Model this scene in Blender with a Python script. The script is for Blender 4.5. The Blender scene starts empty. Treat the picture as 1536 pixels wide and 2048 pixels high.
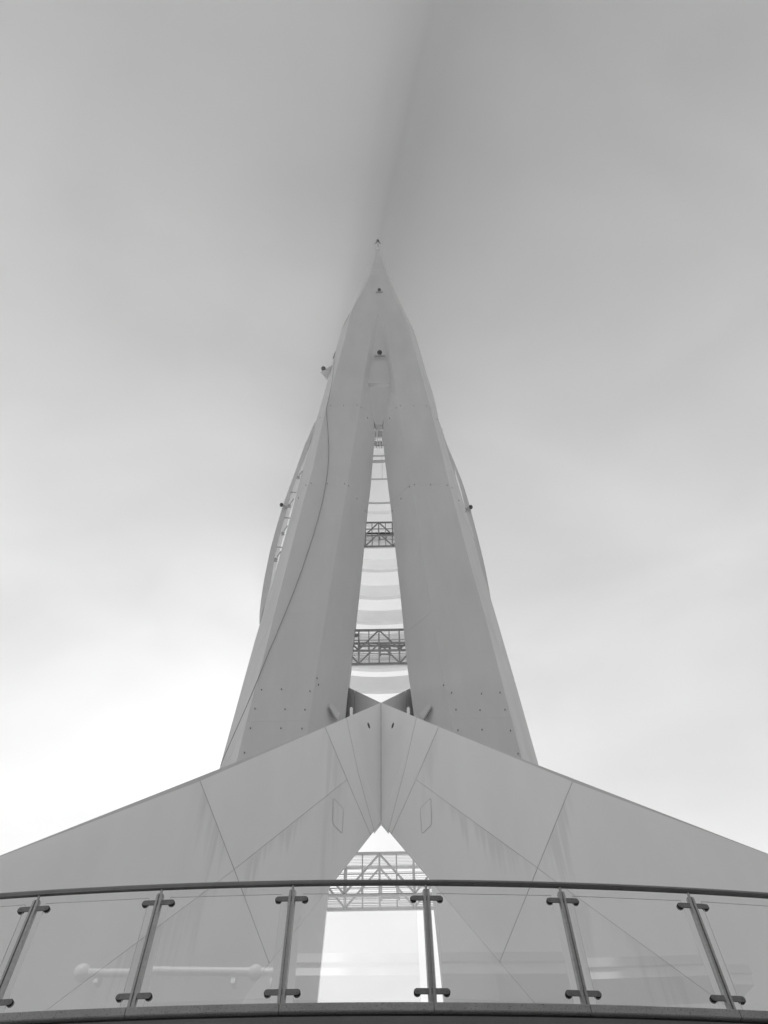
import bpy, bmesh, math, random
from mathutils import Vector, Matrix
random.seed(7)
R = math.radians
scene = bpy.context.scene
C = bpy.context.collection

# ------------------------------------------------------------------ camera
F = 1538.0                      # focal length in photo pixels (1536 x 2048)
PITCH = math.atan(F / 894.0)    # elevation of the view axis
cam_d = bpy.data.cameras.new('camera')
cam = bpy.data.objects.new('camera', cam_d)
C.objects.link(cam)
scene.camera = cam
cam_d.sensor_fit = 'VERTICAL'
cam_d.sensor_height = 24.0
cam_d.lens = 24.0 * F / 2048.0
cam_d.clip_start = 0.05
cam_d.clip_end = 3000
ROLL = math.atan(-14.0 / 894.0)
M = (Matrix.Rotation(math.pi / 2 + PITCH, 3, 'X') @ Matrix.Rotation(ROLL, 3, 'Z'))
cam.matrix_world = M.to_4x4()


def ray(px, py):
    v = Vector(((px - 768.0) / F, -(py - 1024.0) / F, -1.0))
    return (M @ v).normalized()


def on_plane(px, py, n, d):
    r = ray(px, py)
    return r * (d / r.dot(Vector(n)))


def on_y(px, py, Y):
    return on_plane(px, py, (0, 1, 0), Y)


def on_z(px, py, Z):
    return on_plane(px, py, (0, 0, 1), Z)


# ------------------------------------------------------------------ light
SUN = ray(536, 1440)            # the sun stands behind the left shaft
sun_el = math.asin(SUN.z)
sun_az = math.atan2(SUN.x, SUN.y)
world = bpy.data.worlds.new('World')
scene.world = world
world.use_nodes = True
wn, wl = world.node_tree.nodes, world.node_tree.links
wn.clear()
SKY_STRENGTH = 0.078
sky = wn.new('ShaderNodeTexSky')
sky.sky_type = 'NISHITA'
sky.sun_disc = False
sky.sun_elevation = sun_el
sky.sun_rotation = sun_az
sky.air_density = 1.0
sky.dust_density = 4.0
sky.ozone_density = 1.0
bw = wn.new('ShaderNodeRGBToBW')
wl.new(sky.outputs[0], bw.inputs[0])
# broad soft cloud sheet: evens the clear sky out and mottles it
geo = wn.new('ShaderNodeTexCoord')
sepv = wn.new('ShaderNodeSeparateXYZ')
wl.new(geo.outputs['Generated'], sepv.inputs[0])


def wm(op, a, b=None, c=None, clamp=False):
    n = wn.new('ShaderNodeMath')
    n.operation = op
    n.use_clamp = clamp
    for i, v in enumerate((a, b, c)):
        if v is None:
            continue
        if isinstance(v, (int, float)):
            n.inputs[i].default_value = v
        else:
            wl.new(v, n.inputs[i])
    return n.outputs[0]


zc = wm('ADD', wm('MAXIMUM', sepv.outputs[2], 0.0), 0.25)
comb = wn.new('ShaderNodeCombineXYZ')
wl.new(wm('DIVIDE', sepv.outputs[0], zc), comb.inputs[0])
wl.new(wm('DIVIDE', sepv.outputs[1], zc), comb.inputs[1])
ns = wn.new('ShaderNodeTexNoise')
ns.inputs['Scale'].default_value = 3.0
ns.inputs['Detail'].default_value = 3.5
ns.inputs['Roughness'].default_value = 0.45
ns.inputs['Distortion'].default_value = 0.4
mp = wn.new('ShaderNodeMapping')
mp.inputs['Location'].default_value = (11.1, 8.3, 0.0)
mp.inputs['Rotation'].default_value = (0, 0, 2.2)
mp.inputs['Scale'].default_value = (1.0, 1.7, 1.0)
wl.new(comb.outputs[0], mp.inputs[0])
wl.new(mp.outputs[0], ns.inputs['Vector'])
cloud = wm('MULTIPLY_ADD', ns.outputs['Fac'], 0.7, 0.65)
up = wm('MAXIMUM', sepv.outputs[2], 0.0)
grad = wm('MINIMUM', wm('MULTIPLY_ADD', wm('SUBTRACT', 1.0, up), 13.0, 3.5), 10.5)      # thick mist: pale low down, darker overhead
base = wm('MULTIPLY', cloud, wm('MULTIPLY_ADD', bw.outputs[0], 0.05, grad))
vm = wn.new('ShaderNodeVectorMath')
vm.operation = 'DOT_PRODUCT'
wl.new(geo.outputs['Generated'], vm.inputs[0])
vm.inputs[1].default_value = SUN
glow = wm('POWER', wm('MAXIMUM', vm.outputs['Value'], 0.0), 90.0)                       # the veiled sun's aureole in the cloud
half = wm('MULTIPLY_ADD', vm.outputs['Value'], 0.5, 0.5)
base = wm('MULTIPLY', base, wm('MULTIPLY_ADD', wm('MULTIPLY', half, half), 0.52, 0.45))  # mist scatters forward: brighter on the sun's side
base = wm('ADD', base, wm('MULTIPLY', glow, 3.0))
bg = wn.new('ShaderNodeBackground')
wl.new(base, bg.inputs['Color'])
bg.inputs['Strength'].default_value = SKY_STRENGTH
out = wn.new('ShaderNodeOutputWorld')
wl.new(bg.outputs[0], out.inputs['Surface'])

sun_d = bpy.data.lights.new('sun', 'SUN')
sun_d.energy = 4.9
sun_d.angle = R(0.5)
sun_d.color = (1.0, 1.0, 1.0)
sun = bpy.data.objects.new('sun', sun_d)
C.objects.link(sun)
sun.rotation_euler = (-SUN).to_track_quat('-Z', 'Y').to_euler()
sun.location = SUN * 300

vs = scene.view_settings
vs.view_transform = 'Standard'
vs.look = 'None'
vs.gamma = 1.0
vs.use_curve_mapping = False
vs.exposure = 0.30
cy = scene.cycles
cy.volume_bounces = 0
cy.max_bounces = 8
cy.transparent_max_bounces = 16
cy.use_denoising = True
cy.caustics_reflective = False
cy.caustics_refractive = False
HAZE = 0.0017


# ------------------------------------------------------------------ materials
def new_mat(name, col, rough=0.7, metal=0.0, noise=0.08, scale=1.5, fine=0.0, bump=0.0, stretch=None, spots=0.0):
    m = bpy.data.materials.new(name)
    m.use_nodes = True
    nt = m.node_tree
    n, l = nt.nodes, nt.links
    b = n['Principled BSDF']
    b.inputs['Roughness'].default_value = rough
    b.inputs['Metallic'].default_value = metal
    tc = n.new('ShaderNodeTexCoord')
    src = tc.outputs['Object']
    if stretch:
        mpn = n.new('ShaderNodeMapping')
        mpn.inputs['Scale'].default_value = stretch
        l.new(src, mpn.inputs[0])
        src2 = mpn.outputs[0]
    else:
        src2 = src
    nz = n.new('ShaderNodeTexNoise')
    nz.inputs['Scale'].default_value = scale
    nz.inputs['Detail'].default_value = 6
    nz.inputs['Roughness'].default_value = 0.6
    l.new(src2, nz.inputs['Vector'])
    mr = n.new('ShaderNodeMapRange')
    mr.inputs['From Min'].default_value = 0.3
    mr.inputs['From Max'].default_value = 0.7
    mr.inputs['To Min'].default_value = 1 - noise
    mr.inputs['To Max'].default_value = 1 + noise
    l.new(nz.outputs['Fac'], mr.inputs['Value'])
    val = mr.outputs[0]
    nf = n.new('ShaderNodeTexNoise')
    nf.inputs['Scale'].default_value = 60 if not metal else 160
    nf.inputs['Detail'].default_value = 3
    l.new(src, nf.inputs['Vector'])
    if fine:
        ma = n.new('ShaderNodeMath')
        ma.operation = 'MULTIPLY_ADD'
        ma.inputs[1].default_value = fine * 2
        ma.inputs[2].default_value = 1 - fine
        l.new(nf.outputs['Fac'], ma.inputs[0])
        mm = n.new('ShaderNodeMath')
        mm.operation = 'MULTIPLY'
        l.new(val, mm.inputs[0])
        l.new(ma.outputs[0], mm.inputs[1])
        val = mm.outputs[0]
    if spots:
        vo = n.new('ShaderNodeTexNoise')
        vo.inputs['Scale'].default_value = 85
        vo.inputs['Detail'].default_value = 1
        l.new(src, vo.inputs['Vector'])
        rr = n.new('ShaderNodeMapRange')
        rr.inputs['From Min'].default_value = 0.62
        rr.inputs['From Max'].default_value = 0.7
        rr.inputs['To Min'].default_value = 1.0
        rr.inputs['To Max'].default_value = 1 - spots
        l.new(vo.outputs['Fac'], rr.inputs['Value'])
        mm = n.new('ShaderNodeMath')
        mm.operation = 'MULTIPLY'
        l.new(val, mm.inputs[0])
        l.new(rr.outputs[0], mm.inputs[1])
        val = mm.outputs[0]
    sc = n.new('ShaderNodeMath')
    sc.operation = 'MULTIPLY'
    sc.inputs[1].default_value = col
    l.new(val, sc.inputs[0])
    l.new(sc.outputs[0], b.inputs['Base Color'])
    m['out_value'] = sc.name
    if bump:
        bp = n.new('ShaderNodeBump')
        bp.inputs['Strength'].default_value = bump
        bp.inputs['Distance'].default_value = 0.01
        l.new(nf.outputs['Fac'], bp.inputs['Height'])
        l.new(bp.outputs[0], b.inputs['Normal'])
    return m


def add_streaks(m, seams, strength=0.13):
    """rain streaks of dirt that start under a joint; seam = (slope, offset, x0, x1, length) in the x-z plane"""
    nt = m.node_tree
    n, l = nt.nodes, nt.links
    b = n['Principled BSDF']
    col = b.inputs['Base Color'].links[0].from_socket
    tc = n.new('ShaderNodeTexCoord')
    sp = n.new('ShaderNodeSeparateXYZ')
    l.new(tc.outputs['Object'], sp.inputs[0])

    def mt(op, a, bb=None, c=None, clamp=False):
        k = n.new('ShaderNodeMath')
        k.operation = op
        k.use_clamp = clamp
        for i, v in enumerate((a, bb, c)):
            if v is None:
                continue
            if isinstance(v, (int, float)):
                k.inputs[i].default_value = v
            else:
                l.new(v, k.inputs[i])
        return k.outputs[0]
    cx = n.new('ShaderNodeCombineXYZ')
    l.new(mt('MULTIPLY', sp.outputs[0], 4.5), cx.inputs[0])
    l.new(mt('MULTIPLY', sp.outputs[2], 0.10), cx.inputs[2])
    nz = n.new('ShaderNodeTexNoise')
    nz.inputs['Scale'].default_value = 1.0
    nz.inputs['Detail'].default_value = 5
    nz.inputs['Roughness'].default_value = 0.65
    l.new(cx.outputs[0], nz.inputs['Vector'])
    cx2 = n.new('ShaderNodeCombineXYZ')
    l.new(mt('MULTIPLY', sp.outputs[0], 0.9), cx2.inputs[0])
    nz2 = n.new('ShaderNodeTexNoise')
    nz2.inputs['Scale'].default_value = 1.0
    nz2.inputs['Detail'].default_value = 2
    l.new(cx2.outputs[0], nz2.inputs['Vector'])
    uneven = mt('MULTIPLY', mt('SUBTRACT', nz2.outputs['Fac'], 0.30), 4.2)
    total = None
    for (sl, off, x0, x1, length, gain) in seams:
        h = mt('SUBTRACT', mt('MULTIPLY_ADD', sp.outputs[0], sl, off), sp.outputs[2])   # metres below the joint
        below = mt('GREATER_THAN', h, 0.0)
        reach = mt('SUBTRACT', mt('MULTIPLY', mt('MULTIPLY', mt('SUBTRACT', nz.outputs['Fac'], 0.33), 4.4 * length), uneven), h)
        s = mt('MULTIPLY', reach, 1.6 / length, None, True)
        xin = mt('MULTIPLY', mt('MULTIPLY', mt('SUBTRACT', sp.outputs[0], x0), 2.5, None, True),
                 mt('MULTIPLY', mt('SUBTRACT', x1, sp.outputs[0]), 2.5, None, True))
        s = mt('MULTIPLY', mt('MULTIPLY', s, below), mt('MULTIPLY', xin, gain))
        total = s if total is None else mt('MAXIMUM', total, s)
    f = mt('SUBTRACT', 1.0, mt('MULTIPLY', total, strength))
    l.new(mt('MULTIPLY', col, f), b.inputs['Base Color'])


concrete = new_mat('painted_concrete', 0.64, 0.8, noise=0.06, scale=0.45, fine=0.05, stretch=(1, 1, 0.22), bump=0.1)
leg_mat_l = new_mat('leg_paint_left', 0.88, 0.75, noise=0.03, scale=0.5, fine=0.04, stretch=(1.5, 1, 0.25), bump=0.08)
leg_mat_r = new_mat('leg_paint_right', 0.88, 0.75, noise=0.03, scale=0.5, fine=0.04, stretch=(1.5, 1, 0.25), bump=0.08)
joint_mat = new_mat('joint_filler', 0.42, 0.9)
white_steel = new_mat('white_painted_steel', 0.92, 0.5, noise=0.03, scale=0.6, fine=0.02)
frame_steel = new_mat('grey_galvanised_steel', 0.42, 0.5, metal=0.0, noise=0.1, scale=2)
pale_steel = new_mat('pale_grey_steel', 0.75, 0.5, noise=0.06, scale=2)
bolt_mat = new_mat('bolt_rubber', 0.2, 0.7)
bright_skin = new_mat('gloss_bright_skin', 0.95, 0.2, noise=0.01)  # paler than the shaft concrete so that the shaft feet come out brighter
hatch_mat = new_mat('hatch_rubber', 0.58, 0.8)
dark_mat = new_mat('black_housing', 0.02, 0.5)
grate_mat = new_mat('floor_grating', 0.7, 0.6, noise=0.05)
rubber = new_mat('black_cable', 0.10, 0.7)
stainless = new_mat('brushed_stainless', 0.40, 0.36, metal=1.0, noise=0.10, scale=6, fine=0.12, stretch=(1, 1, 8), bump=0.05)
rail_mat = new_mat('dark_polished_rail', 0.22, 0.28, metal=1.0, noise=0.1, scale=6, fine=0.1)
clamp_mat = new_mat('cast_clamp_steel', 0.24, 0.5, metal=0.8, noise=0.14, scale=30, fine=0.2, spots=0.3)
pad_mat = new_mat('clamp_rubber', 0.012, 0.8)
coping_mat = new_mat('speckled_granite', 0.38, 0.7, noise=0.12, scale=2.2, fine=0.25, spots=0.55, bump=0.3)
fascia_mat = new_mat('grey_render', 0.17, 0.85, noise=0.10, scale=1.2, fine=0.15, bump=0.3)
paving = new_mat('ground_paving', 0.38, 0.85, noise=0.12, scale=0.4, fine=0.1, bump=0.2)
wall_mat = new_mat('pale_render_wall', 0.25, 0.85, noise=0.06, scale=0.6, fine=0.05)
pipe_mat = new_mat('white_gloss_pipe', 0.85, 0.35, noise=0.02)
edge_mat = new_mat('ground_glass_edge', 0.85, 0.25, noise=0.02)

glass = bpy.data.materials.new('clear_glass')
glass.use_nodes = True
gn, gl = glass.node_tree.nodes, glass.node_tree.links
gn.clear()
go = gn.new('ShaderNodeOutputMaterial')
gm = gn.new('ShaderNodeMixShader')
gt = gn.new('ShaderNodeBsdfTransparent')
gt.inputs['Color'].default_value = (0.98, 0.98, 0.98, 1)
gg = gn.new('ShaderNodeBsdfGlossy')
gg.inputs['Roughness'].default_value = 0.0
gg.inputs['Color'].default_value = (1, 1, 1, 1)
gf = gn.new('ShaderNodeFresnel')
gf.inputs['IOR'].default_value = 2.25
gb = gn.new('ShaderNodeNewGeometry')
ga = gn.new('ShaderNodeMath')
ga.operation = 'SUBTRACT'
ga.inputs[0].default_value = 1.0
gl.new(gb.outputs['Backfacing'], ga.inputs[1])
gk = gn.new('ShaderNodeMath')
gk.operation = 'MULTIPLY'
gl.new(gf.outputs[0], gk.inputs[0])
gl.new(ga.outputs[0], gk.inputs[1])
gl.new(gk.outputs[0], gm.inputs[0])
gl.new(gt.outputs[0], gm.inputs[1])
gl.new(gg.outputs[0], gm.inputs[2])
gl.new(gm.outputs[0], go.inputs['Surface'])


# ------------------------------------------------------------------ mesh helpers
class MB:
    """collects geometry, then links it as one mesh object"""
    def __init__(self):
        self.v, self.f, self.m = [], [], []

    def add(self, verts, faces, mi=0):
        o = len(self.v)
        self.v += [Vector(p) for p in verts]
        for f in faces:
            self.f.append([i + o for i in f])
            self.m.append(mi)

    def prism(self, front, back, mi=0, side=None):
        n = len(front)
        side = mi if side is None else side
        self.add(list(front) + list(back), [list(range(n))], mi)
        o = len(self.v) - 2 * n
        self.f.append([o + n + i for i in reversed(range(n))]); self.m.append(mi)
        for i in range(n):
            j = (i + 1) % n
            self.f.append([o + j, o + i, o + n + i, o + n + j]); self.m.append(side)

    def box(self, c, s, rot=None, mi=0):
        vs_ = []
        for x in (-1, 1):
            for y in (-1, 1):
                for z in (-1, 1):
                    p = Vector((x * s[0] / 2, y * s[1] / 2, z * s[2] / 2))
                    if rot is not None:
                        p = rot @ p
                    vs_.append(p + Vector(c))
        self.add(vs_, [(0, 1, 3, 2), (4, 6, 7, 5), (0, 4, 5, 1), (2, 3, 7, 6), (0, 2, 6, 4), (1, 5, 7, 3)], mi)

    def bar(self, a, b, w, d=None, mi=0, up=(0, 1, 0)):
        """rectangular bar from a to b"""
        a, b = Vector(a), Vector(b)
        d = w if d is None else d
        t = (b - a).normalized()
        u = Vector(up)
        if abs(t.dot(u)) > 0.95:
            u = Vector((1, 0, 0))
        s = t.cross(u).normalized()
        u = s.cross(t).normalized()
        vs_ = []
        for p in (a, b):
            for (i, j) in ((-1, -1), (1, -1), (1, 1), (-1, 1)):
                vs_.append(p + s * (i * w / 2) + u * (j * d / 2))
        self.add(vs_, [(3, 2, 1, 0), (4, 5, 6, 7), (0, 1, 5, 4), (1, 2, 6, 5), (2, 3, 7, 6), (3, 0, 4, 7)], mi)

    def tube(self, pts, r, seg=12, mi=0, caps=True):
        pts = [Vector(p) for p in pts]
        rs = r if isinstance(r, (list, tuple)) else [r] * len(pts)
        rings = []
        for i, p in enumerate(pts):
            t = (pts[min(i + 1, len(pts) - 1)] - pts[max(i - 1, 0)]).normalized()
            u = Vector((0, 0, 1)) if abs(t.z) < 0.9 else Vector((0, 1, 0))
            s = t.cross(u).normalized()
            u = s.cross(t)
            rings.append([p + (s * math.cos(2 * math.pi * k / seg) + u * math.sin(2 * math.pi * k / seg)) * rs[i] for k in range(seg)])
        o = len(self.v)
        for rg in rings:
            self.v += rg
        for i in range(len(rings) - 1):
            for k in range(seg):
                k2 = (k + 1) % seg
                self.f.append([o + i * seg + k, o + i * seg + k2, o + (i + 1) * seg + k2, o + (i + 1) * seg + k]); self.m.append(mi)
        if caps:
            self.f.append([o + k for k in reversed(range(seg))]); self.m.append(mi)
            self.f.append([o + (len(rings) - 1) * seg + k for k in range(seg)]); self.m.append(mi)

    def ball(self, c, r, mi=0, seg=14, rg=8, squash=1.0):
        c = Vector(c)
        pts, rs = [], []
        for i in range(rg + 1):
            a = -math.pi / 2 + math.pi * i / rg
            pts.append(c + Vector((0, 0, math.sin(a) * r * squash)))
            rs.append(max(math.cos(a) * r, r * 0.02))
        self.tube(pts, rs, seg, mi)

    def build(self, name, mats, parent=None, smooth=False, bevel=0.0):
        me = bpy.data.meshes.new(name)
        me.from_pydata([tuple(p) for p in self.v], [], self.f)
        mats = mats if isinstance(mats, (list, tuple)) else [mats]
        for m in mats:
            me.materials.append(m)
        me.polygons.foreach_set('material_index', self.m)
        bm = bmesh.new()
        bm.from_mesh(me)
        bmesh.ops.recalc_face_normals(bm, faces=bm.faces)
        bm.to_mesh(me)
        bm.free()
        if smooth:
            me.polygons.foreach_set('use_smooth', [True] * len(me.polygons))
            me.set_sharp_from_angle(angle=R(40))
        me.update()
        o = bpy.data.objects.new(name, me)
        C.objects.link(o)
        o.parent = parent
        if bevel:
            b = o.modifiers.new('bevel', 'BEVEL')
            b.width = bevel
            b.segments = 2
            b.limit_method = 'ANGLE'
            b.angle_limit = R(40)
        return o


def empty(name, loc, label=None, cat=None, group=None, parent=None):
    o = bpy.data.objects.new(name, None)
    o.empty_display_size = 0.3
    o.location = loc
    C.objects.link(o)
    o.parent = parent
    if label: o['label'] = label
    if cat: o['category'] = cat
    if group: o['group'] = group
    return o


# ------------------------------------------------------------------ ground and air
GZ = -1.6
g = MB()
N = 24
gv = []
for j in range(N + 1):
    for i in range(N + 1):
        gv.append((-390 + 780 * i / N, -390 + 780 * j / N, GZ))
g.add(gv, [(j * (N + 1) + i, j * (N + 1) + i + 1, (j + 1) * (N + 1) + i + 1, (j + 1) * (N + 1) + i) for j in range(N) for i in range(N)])
ground = g.build('ground', paving)
ground['kind'] = 'structure'

if HAZE:
    hz = MB()
    hz.box((0, 0, (GZ - 1 + 178) / 2), (790, 790, 178 - (GZ - 1)))
    haze_mat = bpy.data.materials.new('sea_mist')
    haze_mat.use_nodes = True
    hn = haze_mat.node_tree.nodes
    hn.clear()
    ho = hn.new('ShaderNodeOutputMaterial')
    hv = hn.new('ShaderNodeVolumePrincipled')
    hv.inputs['Color'].default_value = (1, 1, 1, 1)
    hv.inputs['Density'].default_value = HAZE
    hv.inputs['Anisotropy'].default_value = 0.25
    haze_mat.node_tree.links.new(hv.outputs[0], ho.inputs['Volume'])
    haze = hz.build('haze', haze_mat)
    haze['kind'] = 'stuff'
    haze['label'] = 'thin pale sea mist around the tower'

# ------------------------------------------------------------------ tower
XC = on_y(762, 1642, 31.0).x
Y0 = 31.7                     # front faces of the two shafts
DC = 6.0                      # depth of the splayed side faces
tower = empty('spire_tower', (XC, Y0 + 2, GZ), 'tall white twin-shafted spire tower straddling splayed legs in mist', 'tower')


def child(o):
    """keeps a mesh laid out in world coordinates in place under a moved parent"""
    o.matrix_parent_inverse = o.parent.matrix_world.inverted() if o.parent else Matrix()
    return o


bpy.context.view_layer.update()
_mw = {}


def put(mb, name, mats, parent, **k):
    o = mb.build(name, mats, parent, **k)
    # parents are pure translations: subtract them so that local + parent = world
    p, off = parent, Vector((0, 0, 0))
    while p is not None:
        off += p.location
        p = p.parent
    o.location = -off
    return o


def sub_empty(name, loc, parent, label=None):
    p, off = parent, Vector((0, 0, 0))
    while p is not None:
        off += p.location
        p = p.parent
    o = empty(name, Vector(loc) - off, label, None, None, parent)
    return o


class Line:
    """an edge of the tower as height -> (x, y)"""
    def __init__(self, pts, y_default=None):
        self.p = []
        for q in pts:
            Y = q[2] if len(q) > 2 else y_default
            v = on_y(q[0], q[1], Y)
            self.p.append((v.z, v.x, Y))
        self.p.sort()

    def at(self, z):
        p = self.p
        if z <= p[0][0]:
            a, b = p[0], p[1]
        elif z >= p[-1][0]:
            a, b = p[-2], p[-1]
        else:
            for i in range(len(p) - 1):
                if p[i][0] <= z <= p[i + 1][0]:
                    a, b = p[i], p[i + 1]
                    break
        t = (z - a[0]) / (b[0] - a[0])
        return a[1] + (b[1] - a[1]) * t, a[2] + (b[2] - a[2]) * t


YA = Y0 + DC
YD = Y0 + 1.9
top_py = 497
AX = 757.0
# left shaft: A outer edge, B outer front edge, C inner front edge, D inner edge (photo pixels on planes of known depth)
AL = Line([(751, 497), (749.5, 506), (744, 526), (737, 548), (729, 569), (714, 599), (705, 617), (695, 638), (684, 659), (679.6, 672), (664.5, 728), (647, 793), (634, 835), (622, 885),
           (604, 945), (590, 1000), (574, 1060), (560, 1110), (548, 1155), (536, 1200), (519.3, 1247), (480, 1389), (437, 1544)], YA)
BL = Line([(752, 497), (751, 506), (746, 525), (738, 556), (722, 588), (708, 612), (701, 629), (690, 676), (676, 728), (653, 814), (638, 878), (627, 931), (602.6, 1019), (578, 1114), (551, 1219), (529, 1309),
           (510, 1376), (488, 1462), (472, 1528)], Y0)
CL = Line([(756.6, 497), (756, 506), (756, 525), (756, 560), (757, 600), (753, 618), (748, 640), (741, 680), (735, 715), (729, 745), (720, 814), (710, 879), (707, 892), (693, 980), (674, 1097), (656, 1202), (647, 1259), (637, 1325), (625, 1395),
           (615, 1467), (543, 1922)], Y0)
DL = Line([(758, 497, Y0 + .02), (758, 506, Y0 + .02), (759, 560, Y0 + .02), (759.5, 622, Y0 + .02), (753, 650, Y0 + .25), (746, 700, Y0 + .55), (735, 766, Y0 + .8), (747, 838, Y0 + 1.3), (752, 849, Y0 + 1.5), (744, 923, YD), (732, 1046, YD),
           (713, 1220, YD), (703, 1309, YD), (696, 1376, YD), (690.5, 1433, YD), (633, 2005, YD)])
AR = Line([(761, 497), (762, 506), (768, 522), (776, 548), (785, 573), (799, 603), (826, 657), (832, 674), (854, 750), (870, 800), (877, 838), (890, 885), (904, 930), (918, 975), (932, 1020), (945.5, 1066), (953, 1098), (965, 1144),
           (981.5, 1196), (1032, 1370), (1078, 1533)], YA)
BR = Line([(760, 497), (761, 506), (767, 525), (776, 560), (786, 588), (800, 612), (818, 655), (826, 690), (842, 745), (861.5, 818), (876, 876), (893, 948), (915, 1032), (937, 1116), (966, 1218), (1045, 1522)], Y0)
CR = Line([(757, 497), (757, 506), (757, 525), (758, 560), (758, 600), (763, 618), (768, 640), (776, 680), (780, 715), (786, 745), (796, 814), (808, 882), (821.5, 970), (837, 1054), (851, 1144), (863.5, 1218), (888, 1361), (898.5, 1418),
           (906, 1465), (983, 1905)], Y0)
DR = Line([(756, 497, Y0 + .03), (756, 506, Y0 + .03), (756, 560, Y0 + .03), (757, 622, Y0 + .03), (764, 650, Y0 + .25), (771, 700, Y0 + .55), (783, 766, Y0 + .8), (767.5, 838, Y0 + 1.3), (763, 849, Y0 + 1.5), (770, 921, YD), (784.6, 1042, YD),
           (803, 1210, YD), (811, 1300, YD), (820, 1376, YD), (828, 1430, YD), (888, 2005, YD)])

z_levels = sorted({round(on_y(760, y, Y0).z, 3) for y in
                   [497, 506, 516, 525, 536, 548, 560, 575, 588, 600, 612, 625, 640, 657, 673, 700, 728, 745, 766, 793, 814, 838, 846, 850, 878, 892, 931, 980, 1019, 1054, 1100, 1144, 1200,
                    1245, 1310, 1376, 1465, 1560, 1700, 1850, 2005]} | {GZ, 4.0, 10.0})
z_levels = [z for z in z_levels if z >= GZ]


def shaft(lines, sgn, name='shaft', zs=None, mat=None, grow=0.0):
    A, B, Cc, D = lines
    mb = MB()
    rings = []
    for z in (zs or z_levels):
        ax, ay = A.at(z); bx, by = B.at(z); cx, cy_ = Cc.at(z); dx, dy = D.at(z)
        w = abs(dx - ax)
        back = Y0 + 8.0
        k = min(1.0, w / 3.0)
        ay2 = Y0 + (ay - Y0) * min(1.0, w / 1.5)
        back = Y0 + 0.3 + 7.7 * k
        if dy > back - .3:
            back = dy + .3
        ex = dx + sgn * min(.6, w * .2)
        fx = ax - sgn * min(.9, w * .25)
        if grow:
            ax += sgn * grow; dx -= sgn * grow; by -= grow; back += grow
        rings.append([(ax, ay, z), (bx, by, z), (cx, by, z), (dx, dy, z), (ex, back, z), (fx, back, z)])
    vs_, fs = [], []
    for r_ in rings:
        vs_ += r_
    for i in range(len(rings) - 1):
        for k in range(6):
            k2 = (k + 1) % 6
            fs.append((i * 6 + k, i * 6 + k2, (i + 1) * 6 + k2, (i + 1) * 6 + k))
    fs.append(tuple(range(6)))
    fs.append(tuple((len(rings) - 1) * 6 + k for k in reversed(range(6))))
    mb.add(vs_, fs)
    return put(mb, name, mat or concrete, tower)


shaft((AL, BL, CL, DL), -1)
shaft((AR, BR, CR, DR), 1)
ZB = on_y(700, 1660, Y0).z
for ln, sg in (((AL, BL, CL, DL), -1), ((AR, BR, CR, DR), 1)):
    shaft(ln, sg, 'base_bright_skin', [z for z in z_levels if z < ZB - .1] + [ZB], bright_skin, .03)  # added skin over the concrete, its pale colour brightens the shaft feet


# recessed panels in the head between the shafts
def head_panel(ya, yb, proud, inset, mat, name='infill_panel', steps=8):
    za, zb = on_y(759, ya, Y0 + .4).z, on_y(759, yb, Y0 + .8).z
    mb = MB()
    pts = []
    for i in range(steps + 1):
        z = za + (zb - za) * i / steps
        lx, ly = DL.at(z); rx, ry = DR.at(z)
        pts.append(((lx + inset, ly - proud, z), (rx - inset, ry - proud, z), (rx - inset, ry + .6, z), (lx + inset, ly + .6, z)))
    vs_, fs = [], []
    for r_ in pts:
        vs_ += r_
    for i in range(steps):
        for k in range(4):
            k2 = (k + 1) % 4
            fs.append((i * 4 + k, i * 4 + k2, (i + 1) * 4 + k2, (i + 1) * 4 + k))
    fs.append((0, 1, 2, 3)); fs.append(tuple(steps * 4 + k for k in (3, 2, 1, 0)))
    mb.add(vs_, fs)
    return put(mb, name, mat, tower)


head_panel(624, 765.9, 0.0, -.05, concrete)
head_panel(766.05, 838, 0.03, -.05, concrete)
mb = MB()
a, b = on_y(735, 765.5, Y0 + .8), on_y(783, 765.5, Y0 + .8)
mb.bar(a + Vector((.1, .15, 0)), b + Vector((-.1, .02, 0)), .05, .02)
put(mb, 'joint', joint_mat, tower)
mb = MB()
mb.bar(on_y(759, 808, Y0 + 1.15), on_y(759.4, 828, Y0 + 1.32), .03, .05)
put(mb, 'joint', joint_mat, tower)

# faint pour joints round the front faces of the shafts
for ln in ((AL, BL, CL, DL), (AR, BR, CR, DR)):
    for py in (812, 970, 1225, 1440):
        z = on_y(700, py, Y0).z
        mb = MB()
        q_ = [Vector((*l_.at(z), z)) for l_ in ln]
        for a, b in zip(q_[:-1], q_[1:]):
            mb.bar(a + Vector((0, .004, 0)), b + Vector((0, .004, 0)), .022, .02)
        put(mb, 'pour_joint', concrete, tower)

# spire on top
mb = MB()
pz = [(on_y(756, y, Y0 + .3), w) for y, w in ((499, .36), (492, .22), (486, .12), (479, .04))]
mb.tube([p for p, w in pz], [w for p, w in pz], 10)
put(mb, 'spire_tip', concrete, tower, smooth=True)
mb = MB()
t0 = on_y(755.6, 481.5, Y0 - .1)
mb.ball(t0, .3, squash=.9)
mb.bar(t0, on_y(750.6, 487, Y0 - .3), .16, .1)
mb.bar(t0, on_y(761, 487, Y0 - .3), .16, .1)
put(mb, 'beacon', dark_mat, tower)

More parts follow.
